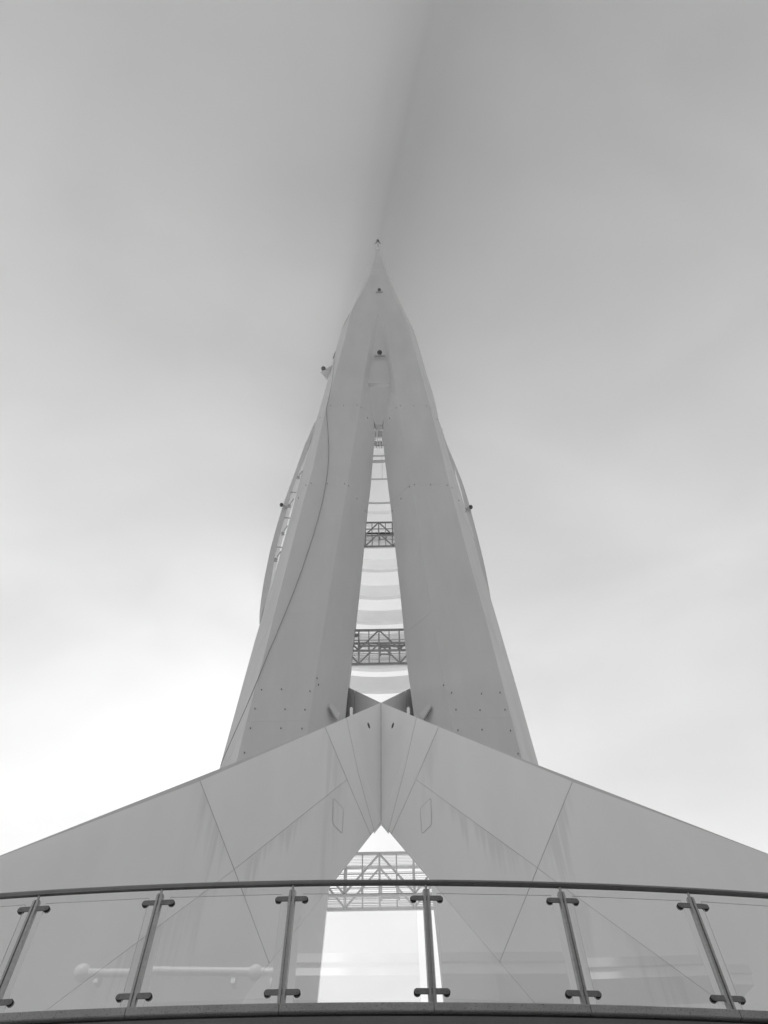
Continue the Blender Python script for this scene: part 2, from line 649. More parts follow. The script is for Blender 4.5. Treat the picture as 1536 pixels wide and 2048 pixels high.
# steel bows outside the shafts
def bow(outer, inner, name='steel_bow'):
    o = Line(outer, YA + .3)
    i_ = Line(inner, YA + .1)
    z0 = max(o.p[0][0], i_.p[0][0]); z1 = min(o.p[-1][0], i_.p[-1][0])
    mb = MB()
    n = 26
    vs_, fs = [], []
    for k in range(n + 1):
        z = z0 + (z1 - z0) * k / n
        ox, oy = o.at(z); ix, iy = i_.at(z)
        s = 1 if ox > ix else -1
        vs_ += [(ox, oy, z), (ix, iy, z), (ix - s * .02, iy + 1.3, z), (ox - s * .5, oy + 1.3, z)]
    for k in range(n):
        for q in range(4):
            q2 = (q + 1) % 4
            fs.append((k * 4 + q, k * 4 + q2, k * 4 + 4 + q2, k * 4 + 4 + q))
    fs += [(0, 1, 2, 3), (n * 4 + 3, n * 4 + 2, n * 4 + 1, n * 4)]
    mb.add(vs_, fs)
    return put(mb, name, concrete, tower)


bow([(630, 842), (615, 879), (611, 886), (588, 950), (567.7, 1005), (554, 1050), (541, 1097), (527, 1165), (519.5, 1219), (518.6, 1247)],
    [(633, 842), (622, 879), (612, 907), (594, 952), (579, 997), (571, 1030), (559.5, 1067), (549, 1114), (544, 1149), (540, 1169), (526, 1215), (519.4, 1247)])
bow([(877, 838), (893, 886), (907, 920), (925, 964), (937, 1003), (956, 1075), (970, 1134), (976, 1165), (982, 1199)],
    [(876, 838), (890, 886), (904.6, 921), (921, 976), (931, 1017), (944.5, 1062), (952, 1097), (964, 1146), (972, 1175), (981.6, 1199)])
# cleats tying the left bow to the shaft, over the open slit
for (x, y) in ((597, 955), (579, 1012), (566, 1067), (552, 1120)):
    mb = MB()
    p = on_y(x, y, YA + .1)
    mb.box(p, (.26, .3, .22))
    mb.bar(p + Vector((.1, -.25, .1)), p + Vector((.35, -.3, .9)), .07)
    put(mb, 'cleat', frame_steel, tower)
for (x, y) in ((574, 1036), (586, 985), (560, 1095)):
    mb = MB()
    p = on_y(x, y, YA + .1)
    mb.bar(p + Vector((-.3, 0, .1)), p + Vector((.35, 0, -.05)), .08)
    put(mb, 'cleat', frame_steel, tower)


# lamps on the tower
def lamp(px, py, Y, r, side=0, label=None):
    """round obstruction lamp on a bracket; side -1/1: on the left or right outside, 0: on the face"""
    root = sub_empty('floodlight', on_y(px, py, Y), tower, label)
    p = on_y(px, py, Y)
    mb = MB()
    mb.ball(p, r, squash=1.2)
    mb.tube([p - Vector((0, 0, r * 1.3)), p], [r * .6, r * .8], 12)
    put(mb, 'lamp_housing', dark_mat, root, smooth=True)
    mb = MB()
    if side == 0:
        mb.box(p + Vector((0, r * 1.0, -r * 1.5)), (r * 4.2, r * .8, r * .25))
        mb.box(p + Vector((0, r * .9, -r * 1.2)), (r * .6, r * 1.2, r * .5))
    else:
        mb.bar(p, p + Vector((-side * r * 3.2, .2, -r * 1.9)), r * .8)
        mb.box(p + Vector((-side * r * 2.6, .1, -r * 1.7)), (r * 1.2, r * 1.4, r * 1.2))
    put(mb, 'bracket', frame_steel, root)
    return root


lamp(758.5, 579.5, Y0 - .4, .27)
lamp(759.3, 705, Y0 - .1, .32)
lamp(563.0, 1009.5, YA - .1, .19, -1)
lamp(941.5, 1014, YA - .1, .20, 1)
# platform with lamp on the upper left
root = sub_empty('lamp_platform', on_y(650, 745, YA), tower)
mb = MB()
fr = [on_y(x, y, YA - .2) for x, y in ((640.5, 744), (652, 737.5), (664, 731), (655, 757), (650, 755.5))]
bk = [p + Vector((0, .5, 1.5)) for p in fr]
mb.prism(fr, bk)
put(mb, 'platform_box', concrete, root)
mb = MB()
mb.ball(on_y(646.8, 737, YA - .3), .34, squash=1.0)
put(mb, 'lamp_housing', dark_mat, root, smooth=True)
mb = MB()
a = on_y(651.5, 757, YA - .2)
for q in range(4):
    mb.bar(a + Vector((q * .12, 0, -q * .03)), a + Vector((q * .12, 0, -.35)), .05)
put(mb, 'railing', frame_steel, root)
for pts in (((684.5, 656), (698.5, 629)), ((666, 717), (671, 704))):
    mb = MB()
    a, b = on_y(*pts[0], YA - .1), on_y(*pts[1], YA - .1)
    if pts[0][0] < 670:
        mb.bar(a, b, .14)
    else:
        mb.bar(a, b, .05)
        o_ = Vector((.22, .0, -.08))
        mb.bar(a + o_, b + o_, .05)
        for q in range(9):
            t = q / 8
            mb.bar(a.lerp(b, t), a.lerp(b, t) + o_, .05)
    put(mb, 'ladder', frame_steel, tower)

# lightning cable drooping down the left shaft
cab = [(668, 716), (668.5, 726), (665, 758), (659, 790), (653, 815), (653.5, 832), (656, 862), (657.5, 890), (657, 920), (655, 945), (651, 972), (645, 1004), (637, 1035), (627, 1070), (616, 1103), (604, 1139), (592, 1172),
       (580, 1203), (566, 1237), (552, 1271), (538, 1303), (525, 1336), (514, 1362), (503, 1389), (487, 1426), (470, 1464), (456, 1496), (445, 1521), (441, 1532)]


def shaft_y(x, z):
    ax, ay = AL.at(z); bx, by = BL.at(z)
    if x > bx:
        return by
    t = max(0, min(1, (bx - x) / max(.01, bx - ax)))
    return by + (ay - by) * t


pts = []
for (x, y) in cab:
    Y = Y0
    for _ in range(4):
        p = on_y(x, y, Y)
        Y = shaft_y(p.x, p.z) - .07
    pts.append(on_y(x, y, Y))
mb = MB()
mb.tube(pts, .017, 6)
put(mb, 'lightning_cable', rubber, tower)

# anchor bolts
bolt_mb = MB()
bolt_mb.tube([(0, .04, 0), (0, -.08, 0)], [.034, .03], 8)
bolt_me = bolt_mb.build('anchor_bolt', bolt_mat)
bm_data = bolt_me.data
bpy.data.objects.remove(bolt_me)
bolts = [(661, 811), (687, 811), (714, 811), (722, 815), (735, 836), (640, 835), (628, 855), (622, 967), (655, 968), (689, 968), (697, 972), (714, 998), (730, 1022), (748, 857), (612, 971), (597, 996),
         (801, 812), (827, 812), (853, 812), (862, 817), (793, 816), (779, 837), (874, 839), (885, 860), (829, 970), (861, 970), (894, 971), (904, 976), (819, 974), (802, 998), (785, 1022), (766, 857),
         (918, 1001), (931, 1024), (523, 1380), (563, 1379), (620, 1383), (510, 1418), (570, 1419), (610, 1420), (501, 1457), (562, 1457), (604, 1458), (489, 1506), (887, 1371), (903, 1386),
         (963, 1388), (1000, 1386), (912, 1420), (960, 1421), (1010, 1420), (916, 1461), (964, 1460), (1021, 1462), (1036, 1508), (634, 1357), (637, 1370), (727, 589), (786, 590), (757, 501), (756.5, 492.5)]


def face_y(x, z):
    L = (AL, BL, CL, DL) if x < XC - .1 else (AR, BR, CR, DR)
    xs = [l_.at(z) for l_ in L]
    for (x1, y1), (x2, y2) in ((xs[0], xs[1]), (xs[1], xs[2]), (xs[2], xs[3])):
        lo, hi = min(x1, x2), max(x1, x2)
        if lo - .02 <= x <= hi + .02:
            t = (x - x1) / (x2 - x1) if abs(x2 - x1) > 1e-4 else 0
            return y1 + (y2 - y1) * t
    return YD


for (x, y) in bolts:
    Y = Y0
    for _ in range(6):
        p = on_y(x, y, Y)
        Y = face_y(p.x, p.z) - .01
    p = on_y(x, y, Y)
    o = bpy.data.objects.new('anchor_bolt', bm_data)
    C.objects.link(o)
    o.parent = tower
    o.location = p - tower.location

# ------------------------------------------------------------------ splayed legs with panels
K = 0.9
YC = 31.0


class Leg:
    def __init__(self, s):
        self.s = s
        self.n = Vector((K * s, 1, 0))
        self.d = YC + K * s * XC

    def P(self, q):
        if q[0] == 'c':
            return on_y(q[1], q[2], YC + (1.7 if q[2] < 1500 else .0))
        if q[0] == 'w':
            return Vector((q[1], self.d - K * self.s * q[1], q[2]))
        return on_plane(q[0], q[1], self.n, self.d)

    def ext(self, a, b, X=None, Z=None):
        a, b = self.P(a), self.P(b)
        t = (X - a.x) / (b.x - a.x) if X is not None else (Z - a.z) / (b.z - a.z)
        p = a + (b - a) * t
        return ('w', p.x, p.z)


def inset2(poly, d):
    """offset a polygon (list of Vector in the leg plane, using x and z) inwards by d"""
    n = len(poly)
    area = sum(poly[i].x * poly[(i + 1) % n].z - poly[(i + 1) % n].x * poly[i].z for i in range(n))
    sg = 1 if area > 0 else -1
    res = []
    for i in range(n):
        p0, p1, p2 = poly[i - 1], poly[i], poly[(i + 1) % n]
        e1 = Vector((p1.x - p0.x, p1.z - p0.z)).normalized()
        e2 = Vector((p2.x - p1.x, p2.z - p1.z)).normalized()
        n1 = Vector((-e1.y, e1.x)) * sg
        n2 = Vector((-e2.y, e2.x)) * sg
        k = 1 + n1.dot(n2)
        m_ = (n1 + n2) / max(k, .25)
        res.append((p1.x + m_.x * d, p1.z + m_.y * d))
    return res


def build_leg(s, top, seam1, seam2, seam3, seam4, bottom, hatch, mat):
    L = Leg(s)
    far = XC + s * 13.5
    root = sub_empty('leg', (XC + s * 8, YC - 2, GZ), tower)
    c0, cb = ('c', 762, 1405), ('c', 762, 1642)
    top_far = L.ext(top[-2], top[-1], X=far)
    bot_ground = L.ext(bottom[-2], bottom[-1], Z=GZ)
    s3_far = L.ext(seam3[-2], seam3[-1], Z=9.0)
    print('S3', s3_far, top_far, bot_ground)
    panels = [
        [c0, seam2[0], *seam2[1:], cb],
        [seam2[0], seam1[0], *seam1[1:], *reversed(seam2[1:])],
        [seam1[0], seam4[0], seam4[1], seam1[1]],
        [seam1[1], seam4[1], seam4[2], seam1[2]],
        [seam4[0], top_far, ('w', far, GZ), ('w', s3_far[1], GZ), s3_far, seam4[1]],
        [seam4[1], s3_far, ('w', s3_far[1], GZ), bot_ground, seam4[2]],
    ]
    for k, pl in enumerate(panels):
        P = [L.P(q) for q in pl]
        ins = inset2(P, .010 if k else .004)
        fr, bk = [], []
        for (x, z), p in zip(ins, P):
            fr.append(Vector((x, p.y, z)))
            bk.append(Vector((x, p.y + (.3 if k == 0 else .12), z)))
        mb = MB()
        mb.prism(fr, bk)
        o = put(mb, 'panel', mat, root)
    # core behind the panels; its back is raked so that the underside follows the sight lines of the real taper
    outl = [L.P(q) for q in [seam2[0], top_far, ('w', far, GZ), bot_ground, cb, seam2[-1]]]
    fr = [p + Vector((0, .06, 0)) for p in outl]
    off = [Vector((-s * .0, 1.4, 0)), Vector((0, 1.4, 0)), Vector((0, 1.4, 0)), Vector((s * 1.0, 1.4, 0)), Vector((0, 1.4, 1.6)), Vector((0, 1.4, 1.6))]
    bk = [p + q for p, q in zip(fr, off)]
    # keep the core edges just inside the panels
    fr = [p + Vector((s * .02, 0, -.02)) if i in (0,) else p for i, p in enumerate(fr)]
    mb = MB()
    mb.prism(fr, bk)
    put(mb, 'leg_core', concrete, root)
    # joint filler strips, set back from the panel faces
    mb = MB()
    for chain in (seam1, seam2, (seam3[0], seam4[1]), (seam4[1], s3_far), seam4):
        for a, b in zip(chain[:-1], chain[1:]):
            a_, b_ = L.P(a), L.P(b)
            mb.bar(a_ + Vector((0, .05, 0)), b_ + Vector((0, .05, 0)), .05, .03)
    put(mb, 'joint', joint_mat, root)
    # access hatch
    hp = [L.P(q) for q in hatch]
    n = len(hp)
    rd = []
    for i in range(n):          # round the corners
        p0, p1, p2 = hp[i - 1], hp[i], hp[(i + 1) % n]
        c_ = .3
        a = p1.lerp(p0, c_ * .5); b = p1.lerp(p2, c_ * .5)
        for t in (0, .25, .5, .75, 1):
            rd.append((a.lerp(p1, t)).lerp(p1.lerp(b, t), t))
    rim_o = inset2(rd, -.02)
    rim_i = inset2(rd, .0)
    mb = MB()
    fo = [Vector((x, L.d - K * s * x - .012, z)) for x, z in rim_o]
    fi = [Vector((x, L.d - K * s * x - .012, z)) for x, z in rim_i]
    vs_ = fo + fi + [v + Vector((0, .01, 0)) for v in fo] + [v + Vector((0, .01, 0)) for v in fi]
    m_ = len(rd)
    fs = []
    for i in range(m_):
        j = (i + 1) % m_
        fs += [(i, j, m_ + j, m_ + i), (i, 2 * m_ + i, 2 * m_ + j, j), (m_ + i, m_ + j, 3 * m_ + j, 3 * m_ + i)]
    mb.add(vs_, fs)
    put(mb, 'hatch_seal', hatch_mat, root)
    mb = MB()
    fi = [Vector((x, L.d - K * s * x - .02, z)) for x, z in inset2(rd, .012)]
    mb.prism(fi, [v + Vector((0, .03, 0)) for v in fi])
    put(mb, 'access_hatch', mat, root)
    return L, root


left_seam4 = [(400, 1561.5), (468.5, 1739), (538, 1925)]
LL, legl = build_leg(-1, [(762, 1405), (400, 1561.5), (2, 1712)],
                     [(650, 1453.5), (694, 1559), (741, 1668.6)],
                     [(693, 1435), (716, 1543), (748, 1659.7)],
                     [(694, 1559), (468.5, 1739), (151, 1977)],
                     left_seam4,
                     [(762, 1642), (475, 2005)],
                     [(666.5, 1596), (686.5, 1617), (684.5, 1667.5), (665.5, 1648)], leg_mat_l)
LR, legr = build_leg(1, [(762, 1405), (1145, 1563), (1536, 1708)],
                     [(877.7, 1453), (832, 1559), (783, 1667)],
                     [(833, 1434.5), (808, 1543), (777, 1660)],
                     [(832, 1559), (1075, 1736), (1409, 1980)],
                     [(1145, 1563), (1075, 1736), (1000, 1922)],
                     [(762, 1642), (1066, 2001)],
                     [(861.5, 1596), (840.5, 1617), (844, 1668), (863, 1650)], leg_mat_r)


def seam_line(L, a, b, x0, x1, length, gain=1.0):
    a, b = L.P(a), L.P(b)
    sl = (b.z - a.z) / (b.x - a.x)
    xs = sorted((L.P(x0).x, L.P(x1).x))
    return (sl, a.z - sl * a.x, xs[0], xs[1], length, gain)


# stains use the leg panels' own coordinates = world coordinates less the panel origin (parts sit at -offset, so object = world)
add_streaks(leg_mat_l, [
    seam_line(LL, (400, 1561), (468.5, 1739), (392, 1561), (462, 1735), 3.0, 1.0),
    seam_line(LL, (694, 1559), (468.5, 1739), (478, 1739), (628, 1612), 1.5, .9),
    seam_line(LL, (694, 1559), (468.5, 1739), (628, 1612), (700, 1559), 5.0, .55),
    seam_line(LL, (650, 1454), (694, 1559), (643, 1454), (690, 1556), 3.6, .7),
    seam_line(LL, (468.5, 1739), (151, 1977), (180, 1950), (460, 1745), 2.6, .7)])
add_streaks(leg_mat_r, [
    seam_line(LR, (1145, 1563), (1075, 1736), (1083, 1736), (1152, 1563), 3.0, .9),
    seam_line(LR, (832, 1559), (1075, 1736), (870, 1590), (1065, 1736), 1.7, .9),
    seam_line(LR, (877.7, 1454), (832, 1559), (838, 1559), (884, 1454), 3.0, .7),
    seam_line(LR, (1075, 1736), (1409, 1980), (1085, 1742), (1400, 1970), 3.0, .8)])

# corner post where the two legs meet, drain holes, vent pipes
mb = MB()
a, b = on_y(762.2, 1407, YC + 1.68), on_y(762.2, 1641, YC)
mb.bar(a, b, .035, .03)
put(mb, 'joint', joint_mat, tower)
for (x, y, t) in ((737.5, 1450.5, .25), (785.5, 1450.5, -.25)):
    L = LL if x < 760 else LR
    p = L.P((x, y))
    mb = MB()
    fr = []
    for k in range(14):
        an = 2 * math.pi * k / 14
        u, v = .055 * math.cos(an), .16 * math.sin(an)
        X = p.x + u * math.cos(t) + v * math.sin(t) * -1
        Z = p.z + v * math.cos(t) + u * math.sin(t)
        fr.append(Vector((X, L.d - K * L.s * X - .006, Z)))
    mb.prism(fr, [v_ + Vector((0, .05, 0)) for v_ in fr])
    put(mb, 'drain_hole', dark_mat, tower)
for x in (702.8, 816.5):
    mb = MB()
    a, b = on_y(x, 1442, 31.9), on_y(x, 1415.5, 31.9)
    mb.tube([a, b - Vector((0, 0, .08)), b], [.085, .095, .06], 14)
    put(mb, 'vent_pipe', white_steel, tower, smooth=True)

# rear arms of the cross, seen in the slot behind the legs
for s, tp, lx in ((-1, (696.5, 1374.5), 689), (1, (824, 1374.5), 829)):
    k2 = 1.5
    n = Vector((-k2 * s, 1, 0)); d = YC + 1.8 - k2 * s * XC
    Pp = lambda q: on_plane(q[0], q[1], n, d)
    a = Pp((762, 1405.5)); b = Pp(tp)
    e = a + (b - a) * 1.9
    low = lambda p, dz: Vector((p.x, p.y, p.z - dz))
    mid = a + (b - a) * .78
    mb = MB()
    fr = [a, mid - (b - a) * .006, low(mid - (b - a) * .006, 3.4), low(a, 2.3)]
    mb.prism(fr, [p + Vector((s * .1, .6, -.1)) for p in fr])
    put(mb, 'rear_arm', concrete, tower)
    mb = MB()
    fr = [mid + (b - a) * .006, e, low(e, 5), low(mid + (b - a) * .006, 3.4)]
    mb.prism(fr, [p + Vector((s * .1, .6, -.1)) for p in fr])
    put(mb, 'rear_arm', concrete, tower)
# small drip plates at the foot of the shafts
for poly in ([(657.5, 1414), (661, 1404), (681, 1427), (674, 1440)], [(863, 1414), (860, 1404), (839, 1427), (846, 1440)]):
    Yp = Y0 + .9
    fr = [on_y(x, y, Yp - .12 if i in (0, 3) else Yp + .06) for i, (x, y) in enumerate(poly)]
    mb = MB()
    mb.prism(fr, [p + Vector((0, .25, .1)) for p in fr])
    put(mb, 'drip_plate', concrete, tower)
    mb = MB()
    mb.bar(fr[0] + Vector((0, -.02, 0)), fr[3] + Vector((0, -.02, 0)), .05)
    put(mb, 'joint', joint_mat, tower)


# ------------------------------------------------------------------ sail ribs behind the shafts
def rib(ya, yb, Yf=46.0, rad=16.0, lip=True, mat=white_steel, name='sail_rib', half=20, thick=.22):
    zt, zb = on_y(759, ya, Yf).z, on_y(759, yb, Yf).z
    cyy = Yf - rad
    mb = MB()
    n = 24
    vs_, fs = [], []
    lipd = .16 if lip else 0
    for k in range(n + 1):
        a = R(-half + 2 * half * k / n)
        c_, s_ = math.cos(a), math.sin(a)
        X = lambda r_: (XC - .1 + r_ * s_, cyy + r_ * c_)
        ri, ro = rad, rad + thick
        prof = [(ri, zt), (ri, zb + .22), (ri - lipd, zb + .16), (ri - lipd, zb), (ro, zb), (ro, zt)]
        vs_ += [(*X(r_), z_) for r_, z_ in prof]
    q = 6
    for k in range(n):
        for i in range(q):
            j = (i + 1) % q
            fs.append((k * q + i, k * q + j, (k + 1) * q + j, (k + 1) * q + i))
    fs += [tuple(range(q)), tuple(n * q + i for i in reversed(range(q)))]
    mb.add(vs_, fs)
    return put(mb, name, mat, tower)


for ya, yb in ((1354, 1384), (1312, 1340), (1268, 1294), (1221.5, 1246.5), (1171.5, 1196), (1119, 1141.5)):
    rib(ya, yb)
rib(1006, 1025, Yf=43)
rib(957.3, 958.6, Yf=43, lip=False, mat=frame_steel, name='ring_beam', thick=.1)
rib(1005.2, 1006.3, Yf=42.9, lip=False, mat=frame_steel, name='ring_beam', thick=.1)
rib(920, 923, Yf=42, lip=False, mat=frame_steel, name='ring_beam')
rib(910.5, 912, Yf=42, lip=False, mat=frame_steel, name='ring_beam', thick=.1)
rib(897, 909, Yf=42.4, lip=False)
mb = MB()
mb.bar(on_y(764, 912, 42), on_y(764.5, 958, 42.8), .05)
put(mb, 'guide_rod', frame_steel, tower)


# ------------------------------------------------------------------ lift-shaft trusses across the slot
def truss(y1, y2, y3, xs, n_slats, wchord=.11, dark=False, frame_steel=frame_steel):
    """y1 top and y2 bottom chord of the front face, y3 bottom chord of the rear face; xs = (left node, centre, right node) in px"""
    Y = 36.6
    zt, zb = on_y(759, y1, Y).z, on_y(759, y2, Y).z
    yb_ = on_z(759, y3, zb).y
    xl, xc, xr = [on_y(x, y2, Y).x for x in xs]
    step = (xr - xl) / 2
    root = sub_empty('truss', (XC, Y, zb), tower)
    X0, X1 = xc - 2 * step - .3, xc + 2 * step + .3
    for yy, tag_ in ((Y, 0), (yb_, 1)):
        for zz in (zt, zb):
            mb = MB(); mb.bar((X0, yy, zz), (X1, yy, zz), wchord * 1.3, wchord); put(mb, 'chord', frame_steel, root)
        mb = MB(); mb.bar((X0, yy, (zt + zb) / 2), (X1, yy, (zt + zb) / 2), .05); put(mb, 'guard_rail', frame_steel, root)
        for i in range(-2, 3):
            mb = MB(); mb.bar((xc + i * step, yy, zb), (xc + i * step, yy, zt), .10); put(mb, 'post', frame_steel, root)
        for i in (-1, 0):
            mb = MB(); mb.bar((xc + (i + .5) * step, yy + .03, zb), (xc + (i + .5) * step, yy + .03, zt), .07); put(mb, 'post', frame_steel, root)
        for a, b in ((0, -1), (0, 1), (-2, -1), (2, 1)):
            mb = MB(); mb.bar((xc + a * step, yy - .03, zt - .05), (xc + b * step, yy - .03, zb + .05), .085); put(mb, 'brace', frame_steel, root)
    for i in range(-2, 3):
        for zz in (zt, zb):
            mb = MB(); mb.bar((xc + i * step, Y + .06, zz), (xc + i * step, yb_ - .06, zz), .07); put(mb, 'cross_bar', frame_steel, root)
    # grating of thin bars, floor and roof
    for zz in (zb + .08, zt + .09):
        mb = MB()
        for k in range(n_slats):
            yy = Y + .08 + (yb_ - Y - .16) * k / (n_slats - 1)
            mb.bar((X0, yy, zz), (X1, yy, zz), .02, .02)
        o = put(mb, 'grating', grate_mat, root)
    # horizontal louvre sheeting on the back
    mb = MB()
    for k in range(18):
        z = zb + .1 + (zt - zb - .2) * k / 17
        mb.bar((X0, yb_ + .25, z), (X1, yb_ + .25, z), .02, .02)
    put(mb, 'louvre', grate_mat, root)
    # services: door frame, tray, boxes
    mb = MB()
    mb.bar((xc + .1, Y + .6, zb + .25), (xc + step * .55, Y + .6, zb + .25), .06)
    mb.bar((xc + .1, Y + .6, zb + 1.1), (xc + step * .55, Y + .6, zb + 1.1), .12)
    mb.bar((xc + .1, Y + .6, zb + .1), (xc + .1, Y + .6, zb + 1.1), .07)
    mb.bar((xc + step * .55, Y + .6, zb + .1), (xc + step * .55, Y + .6, zb + 1.1), .07)
    put(mb, 'door_frame', frame_steel, root)
    if dark:
        mb = MB()
        mb.bar((xc - step, Y + .4, zb + 1.0), (xc + step * 1.3, Y + .4, zb + 1.0), .1)
        mb.box((xc - step * 1.15, Y + .2, zt - .35), (.45, .2, .14))
        mb.bar((xc + .2, Y + .4, zb + 1.05), (xc + step * 1.1, Y + .4, zb + .9), .12)
        put(mb, 'cable_tray', dark_mat if dark == 1 else frame_steel, root)
    return root


truss(1707, 1790, 1818, (690, 759, 832), 9, dark=2, frame_steel=pale_steel)
truss(1260, 1301, 1328, (717, 758, 800), 9, dark=2)
truss(1045, 1071, 1093, (730, 757.5, 785), 8, dark=1)
# top landing under the head
root = sub_empty('landing', on_y(758, 880, 38), tower)
mb = MB()
p0, p1 = on_y(748, 873, 38), on_y(768, 862, 38)
mb.box(((p0.x + p1.x) / 2, 38, (p0.z + p1.z) / 2), (p1.x - p0.x + 2.5, .15, abs(p1.z - p0.z)))
put(mb, 'back_panel', frame_steel, root)
mb = MB()
for x in (754,):
    mb.bar(on_y(x, 875, 37.6), on_y(x, 861, 37.6), .13)
for x in (755, 760, 765):
    mb.bar(on_y(x, 889, 37.6), on_y(x, 875, 37.6), .10)
mb.bar(on_y(744, 875, 37.6), on_y(772, 875, 37.6), .10)
mb.bar(on_y(752, 876, 37.6), on_y(746, 890, 37.6), .10)
mb.bar(on_y(764, 876, 37.6), on_y(770, 890, 37.6), .10)
put(mb, 'white_frame', white_steel, root)
mb = MB()
mb.bar(on_y(742, 886, 38), on_y(774, 886, 38), .35)
mb.bar(on_y(742, 891, 38), on_y(774, 891, 38), .12)
for x in (752, 757, 762):
    mb.bar(on_y(x, 891, 38), on_y(x + 2, 896, 38), .08)
put(mb, 'floor_beam', frame_steel, root)

# ------------------------------------------------------------------ terrace edge with coping
HD = 3.72                       # height of the coping top above the lens
posts_px = [(-17, 2019), (265, 2013), (563, 2003), (865, 2001), (1170, 2004), (1462, 2012)]
pp = [on_z(x, y, HD) for x, y in posts_px]
# circle through the posts (least squares on centre y with given x)
best = None
for cx_ in [x * .1 for x in range(-20, 21)]:
    for rad in [6 + .25 * k for k in range(120)]:
        # centre behind
        cyv = sum(p.y + math.sqrt(max(0, rad * rad - (p.x - cx_) ** 2)) for p in pp) / len(pp)
        e = sum((math.hypot(p.x - cx_, p.y - cyv) - rad) ** 2 for p in pp)
        if best is None or e < best[0]:
            best = (e, cx_, cyv, rad)
_, CX, CY, RAD = best
print('CIRCLE', best, [tuple(round(c, 2) for c in p) for p in pp])


def on_arc(th, r_, z):
    return Vector((CX + r_ * math.sin(th), CY - r_ * math.cos(th), z))


ths = [math.asin((p.x - CX) / RAD) for p in pp]
dth = (ths[-1] - ths[0]) / 5
ths = [ths[0] - dth * 2, ths[0] - dth] + ths + [ths[-1] + dth, ths[-1] + 2 * dth]

YP = on_arc((ths[4] + ths[5]) / 2, RAD, 0).y
HD = on_y(759, 2002.5, YP - .12).z
terrace = empty('terrace', on_arc(0, RAD, GZ), 'curved dark raised terrace edge with granite coping below the glass balustrade', 'terrace')


def arc_block(th0, th1, prof, n=10):
    """sweep a closed (radius, height) profile along the arc"""
    mb = MB()
    vs_, fs = [], []
    q = len(prof)
    for k in range(n + 1):
        th = th0 + (th1 - th0) * k / n
        vs_ += [on_arc(th, r_, z) for r_, z in prof]
    for k in range(n):
        for i in range(q):
            j = (i + 1) % q
            fs.append((k * q + i, k * q + j, (k + 1) * q + j, (k + 1) * q + i))
    fs += [tuple(range(q)), tuple(n * q + i for i in reversed(range(q)))]
    mb.add(vs_, fs)
    return mb


RF = RAD + .12                  # front edge of the coping
for t0_, t1_ in zip(ths[:-1], ths[1:]):
    g_ = .00008
    mb = arc_block(t0_ + g_, t1_ - g_, [(RF - .5, HD), (RF - .010, HD), (RF, HD - .010), (RF, HD - .068), (RF - .008, HD - .075), (RF - .5, HD - .075)])
    put(mb, 'coping_stone', coping_mat, terrace)
mb = arc_block(ths[0], ths[-1], [(RF - .49, HD - .08), (RF - .05, HD - .08), (RF - .05, HD - .105), (RF - .49, HD - .105)], 60)
put(mb, 'shadow_gap', dark_mat, terrace)
mb = arc_block(ths[0], ths[-1], [(RF - .6, HD - .11), (RF - .018, HD - .11), (RF - .018, GZ - .0), (RF - .6, GZ)], 60)
put(mb, 'fascia_wall', fascia_mat, terrace)
mb = MB()
n = 40
top_in = [on_arc(ths[0] + (ths[-1] - ths[0]) * k / n, RF - .55, HD - .02) for k in range(n + 1)]
back = [Vector((top_in[-1].x, 11, HD - .02)), Vector((top_in[0].x, 11, HD - .02))]
fr = top_in + back
mb.prism(fr, [p - Vector((0, 0, .3)) for p in fr])
put(mb, 'terrace_deck', fascia_mat, terrace)

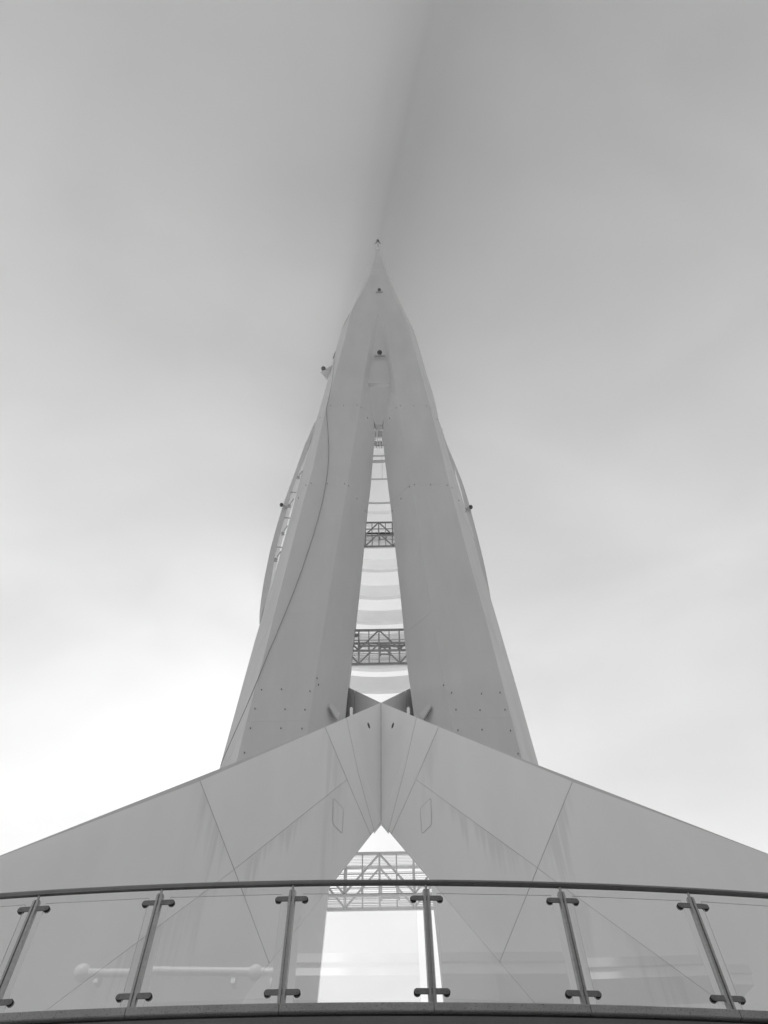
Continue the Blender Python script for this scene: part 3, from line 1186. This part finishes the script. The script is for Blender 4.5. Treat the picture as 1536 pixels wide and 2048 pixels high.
# ------------------------------------------------------------------ glass balustrade
bal = empty('glass_balustrade', on_arc(0, RAD, HD), 'curved glass balustrade with steel posts and tubular handrail at the terrace edge', 'balustrade')
zr = on_plane(759, 1765, (0, 1, 0), on_arc(ths[4] * .5 + ths[5] * .5, RAD, 0).y).z
HR = zr
print('handrail height', HR - HD)
mb = MB()
mb.tube([on_arc(ths[0] + (ths[-1] - ths[0]) * k / 90, RAD, HR) for k in range(91)], .031, 16)
put(mb, 'handrail', rail_mat, bal, smooth=True)
zt_post = on_y(759, 1780, YP).z
clamp_z = (on_y(759, 1797.5, YP).z, on_y(759, 1984, YP).z)
for i, th in enumerate(ths):
    if i in (0, len(ths) - 1):
        continue
    c = on_arc(th, RAD, 0)
    tan = Vector((math.cos(th), math.sin(th), 0))
    nor = Vector((math.sin(th), -math.cos(th), 0))       # towards the camera
    root = sub_empty('post', on_arc(th, RAD, HD), bal)
    mb = MB()
    # stout twin-rib upright: a slim web between two rounded flats
    prof = []
    w, dpt = .039, .030
    sec = [(-w, -dpt * .4), (-w * .75, -dpt), (-w * .2, -dpt), (-w * .12, -dpt * .62), (w * .12, -dpt * .62), (w * .2, -dpt), (w * .75, -dpt), (w, -dpt * .4),
           (w, dpt * .4), (w * .75, dpt), (-w * .75, dpt), (-w, dpt * .4)]
    lo = [c + tan * a - nor * b + Vector((0, 0, HD - .002)) for a, b in sec]
    hi = [p + Vector((0, 0, zt_post - HD - .015)) for p in lo]
    hi2 = [c + (tan * a - nor * b) * .8 + Vector((0, 0, zt_post)) for a, b in sec]
    k_ = len(sec)
    vs_ = lo + hi + hi2
    fs = [tuple(reversed(range(k_))), tuple(2 * k_ + q for q in range(k_))]
    for rr_ in (0, 1):
        for q in range(k_):
            q2 = (q + 1) % k_
            fs.append((rr_ * k_ + q, rr_ * k_ + q2, (rr_ + 1) * k_ + q2, (rr_ + 1) * k_ + q))
    mb.add(vs_, fs)
    put(mb, 'upright', stainless, root)
    mb = MB()
    mb.tube([c + Vector((0, 0, zt_post - .01)), c + Vector((0, 0, HR - .028))], .013, 12)
    put(mb, 'spigot', stainless, root, smooth=True)
    for cz in clamp_z:
        mb = MB()
        a_ = .132
        pts2 = []
        for k in range(9):
            an = -math.pi / 2 + math.pi * k / 8
            pts2.append((a_ + .026 * math.cos(an), .026 * math.sin(an)))
        for k in range(9):
            an = math.pi / 2 + math.pi * k / 8
            pts2.append((-a_ + .026 * math.cos(an), .026 * math.sin(an)))
        fr = [c + tan * u + nor * .022 + Vector((0, 0, cz + v)) for u, v in pts2]
        bk = [p - nor * .012 for p in fr]
        mb.prism(fr, bk)
        put(mb, 'clamp_arm', clamp_mat, root, bevel=.003)
        for s in (-1, 1):
            cc = c + tan * (s * a_) + Vector((0, 0, cz))
            mb = MB()
            mb.tube([cc + nor * .0095, cc - nor * .022], .032, 20)
            put(mb, 'clamp_pad', pad_mat, root, smooth=True)
            mb = MB()
            mb.tube([cc + nor * .0225, cc + nor * .026], [.009, .007], 10)
            put(mb, 'screw', clamp_mat, root)
# panes
zg0, zg1 = HD + .012, on_y(759, 1786, YP).z
for t0_, t1_ in zip(ths[:-1], ths[1:]):
    a, b = on_arc(t0_, RAD, 0), on_arc(t1_, RAD, 0)
    u = (b - a).normalized()
    nn = Vector((u.y, -u.x, 0))
    a2, b2 = a + u * .105, b - u * .105
    e = .005
    quad = [(a2, zg0), (b2, zg0), (b2, zg1), (a2, zg1)]
    mb = MB()
    fr = [Vector((p.x, p.y, z)) + nn * .006 for p, z in quad]
    bk = [Vector((p.x, p.y, z)) - nn * .006 for p, z in quad]
    mb.prism(fr, bk, 0, 1)
    put(mb, 'glass_pane', [glass, edge_mat], bal)

# ------------------------------------------------------------------ the quay building behind the camera (seen only in the glass)


def mirror(px, py, i):
    """point of the facade plane that the pane between posts i and i+1 mirrors towards the lens"""
    a_, b_ = on_arc(ths[i], RAD, 0), on_arc(ths[i + 1], RAD, 0)
    u_ = (b_ - a_).normalized()
    n_ = Vector((u_.y, -u_.x, 0))
    v = ray(px, py)
    h = v * (a_.dot(n_) / v.dot(n_))
    w_ = v - n_ * (2 * v.dot(n_))
    return h + w_ * ((-7.45 - h.y) / w_.y)


bld = empty('quay_building', (0, -9, GZ), 'long low pale quayside building mirrored in the glass balustrade', 'building')
mb = MB(); mb.box((1, -11.9, (GZ + 11.9) / 2), (50, 6, 11.9 - GZ)); put(mb, 'wall', wall_mat, bld)
mb = MB(); mb.box((1, -11.9, 12.0), (50.3, 6.4, .2)); put(mb, 'roof', wall_mat, bld)
pl = [(-10.68, 12.64), (-9.2, 12.52), (-7.4, 12.3), (-3.9, 12.13)]
mb = MB(); mb.tube([(x, -7.45, z) for x, z in pl], .115, 16); mb.ball((pl[0][0], -7.45, pl[0][1]), .25); mb.ball((-4.4, -7.45, 12.14), .21)
put(mb, 'pipe', pipe_mat, bld, smooth=True)
for x, z in ((-10.2, 12.6), (-5.0, 12.15), (-3.9, 12.1)):
    mb = MB(); mb.box((x, -7.6, z - .12), (.12, .3, .3)); put(mb, 'pipe_bracket', pipe_mat, bld)
ev = [(-2.6, 12.24), (1.3, 12.26), (3.0, 12.38), (6.5, 12.55), (8.5, 12.68), (12.3, 13.12), (15.5, 13.5)]
for (x0, z0), (x1, z1) in zip(ev[:-1], ev[1:]):
    mb = MB(); mb.bar((x0, -7.4, z0 + .13), (x1, -7.4, z1 + .13), .26, .1, up=(0, 1, 0)); put(mb, 'eaves_board', concrete, bld)
    mb = MB()
    f_ = [Vector((x0, -7.45, z0 - .3)), Vector((x1, -7.45, z1 - .3)), Vector((x1, -7.45, z1)), Vector((x0, -7.45, z0))]
    mb.prism(f_, [p - Vector((0, 1.6, 0)) for p in f_]); put(mb, 'eaves_lining', white_steel, bld)
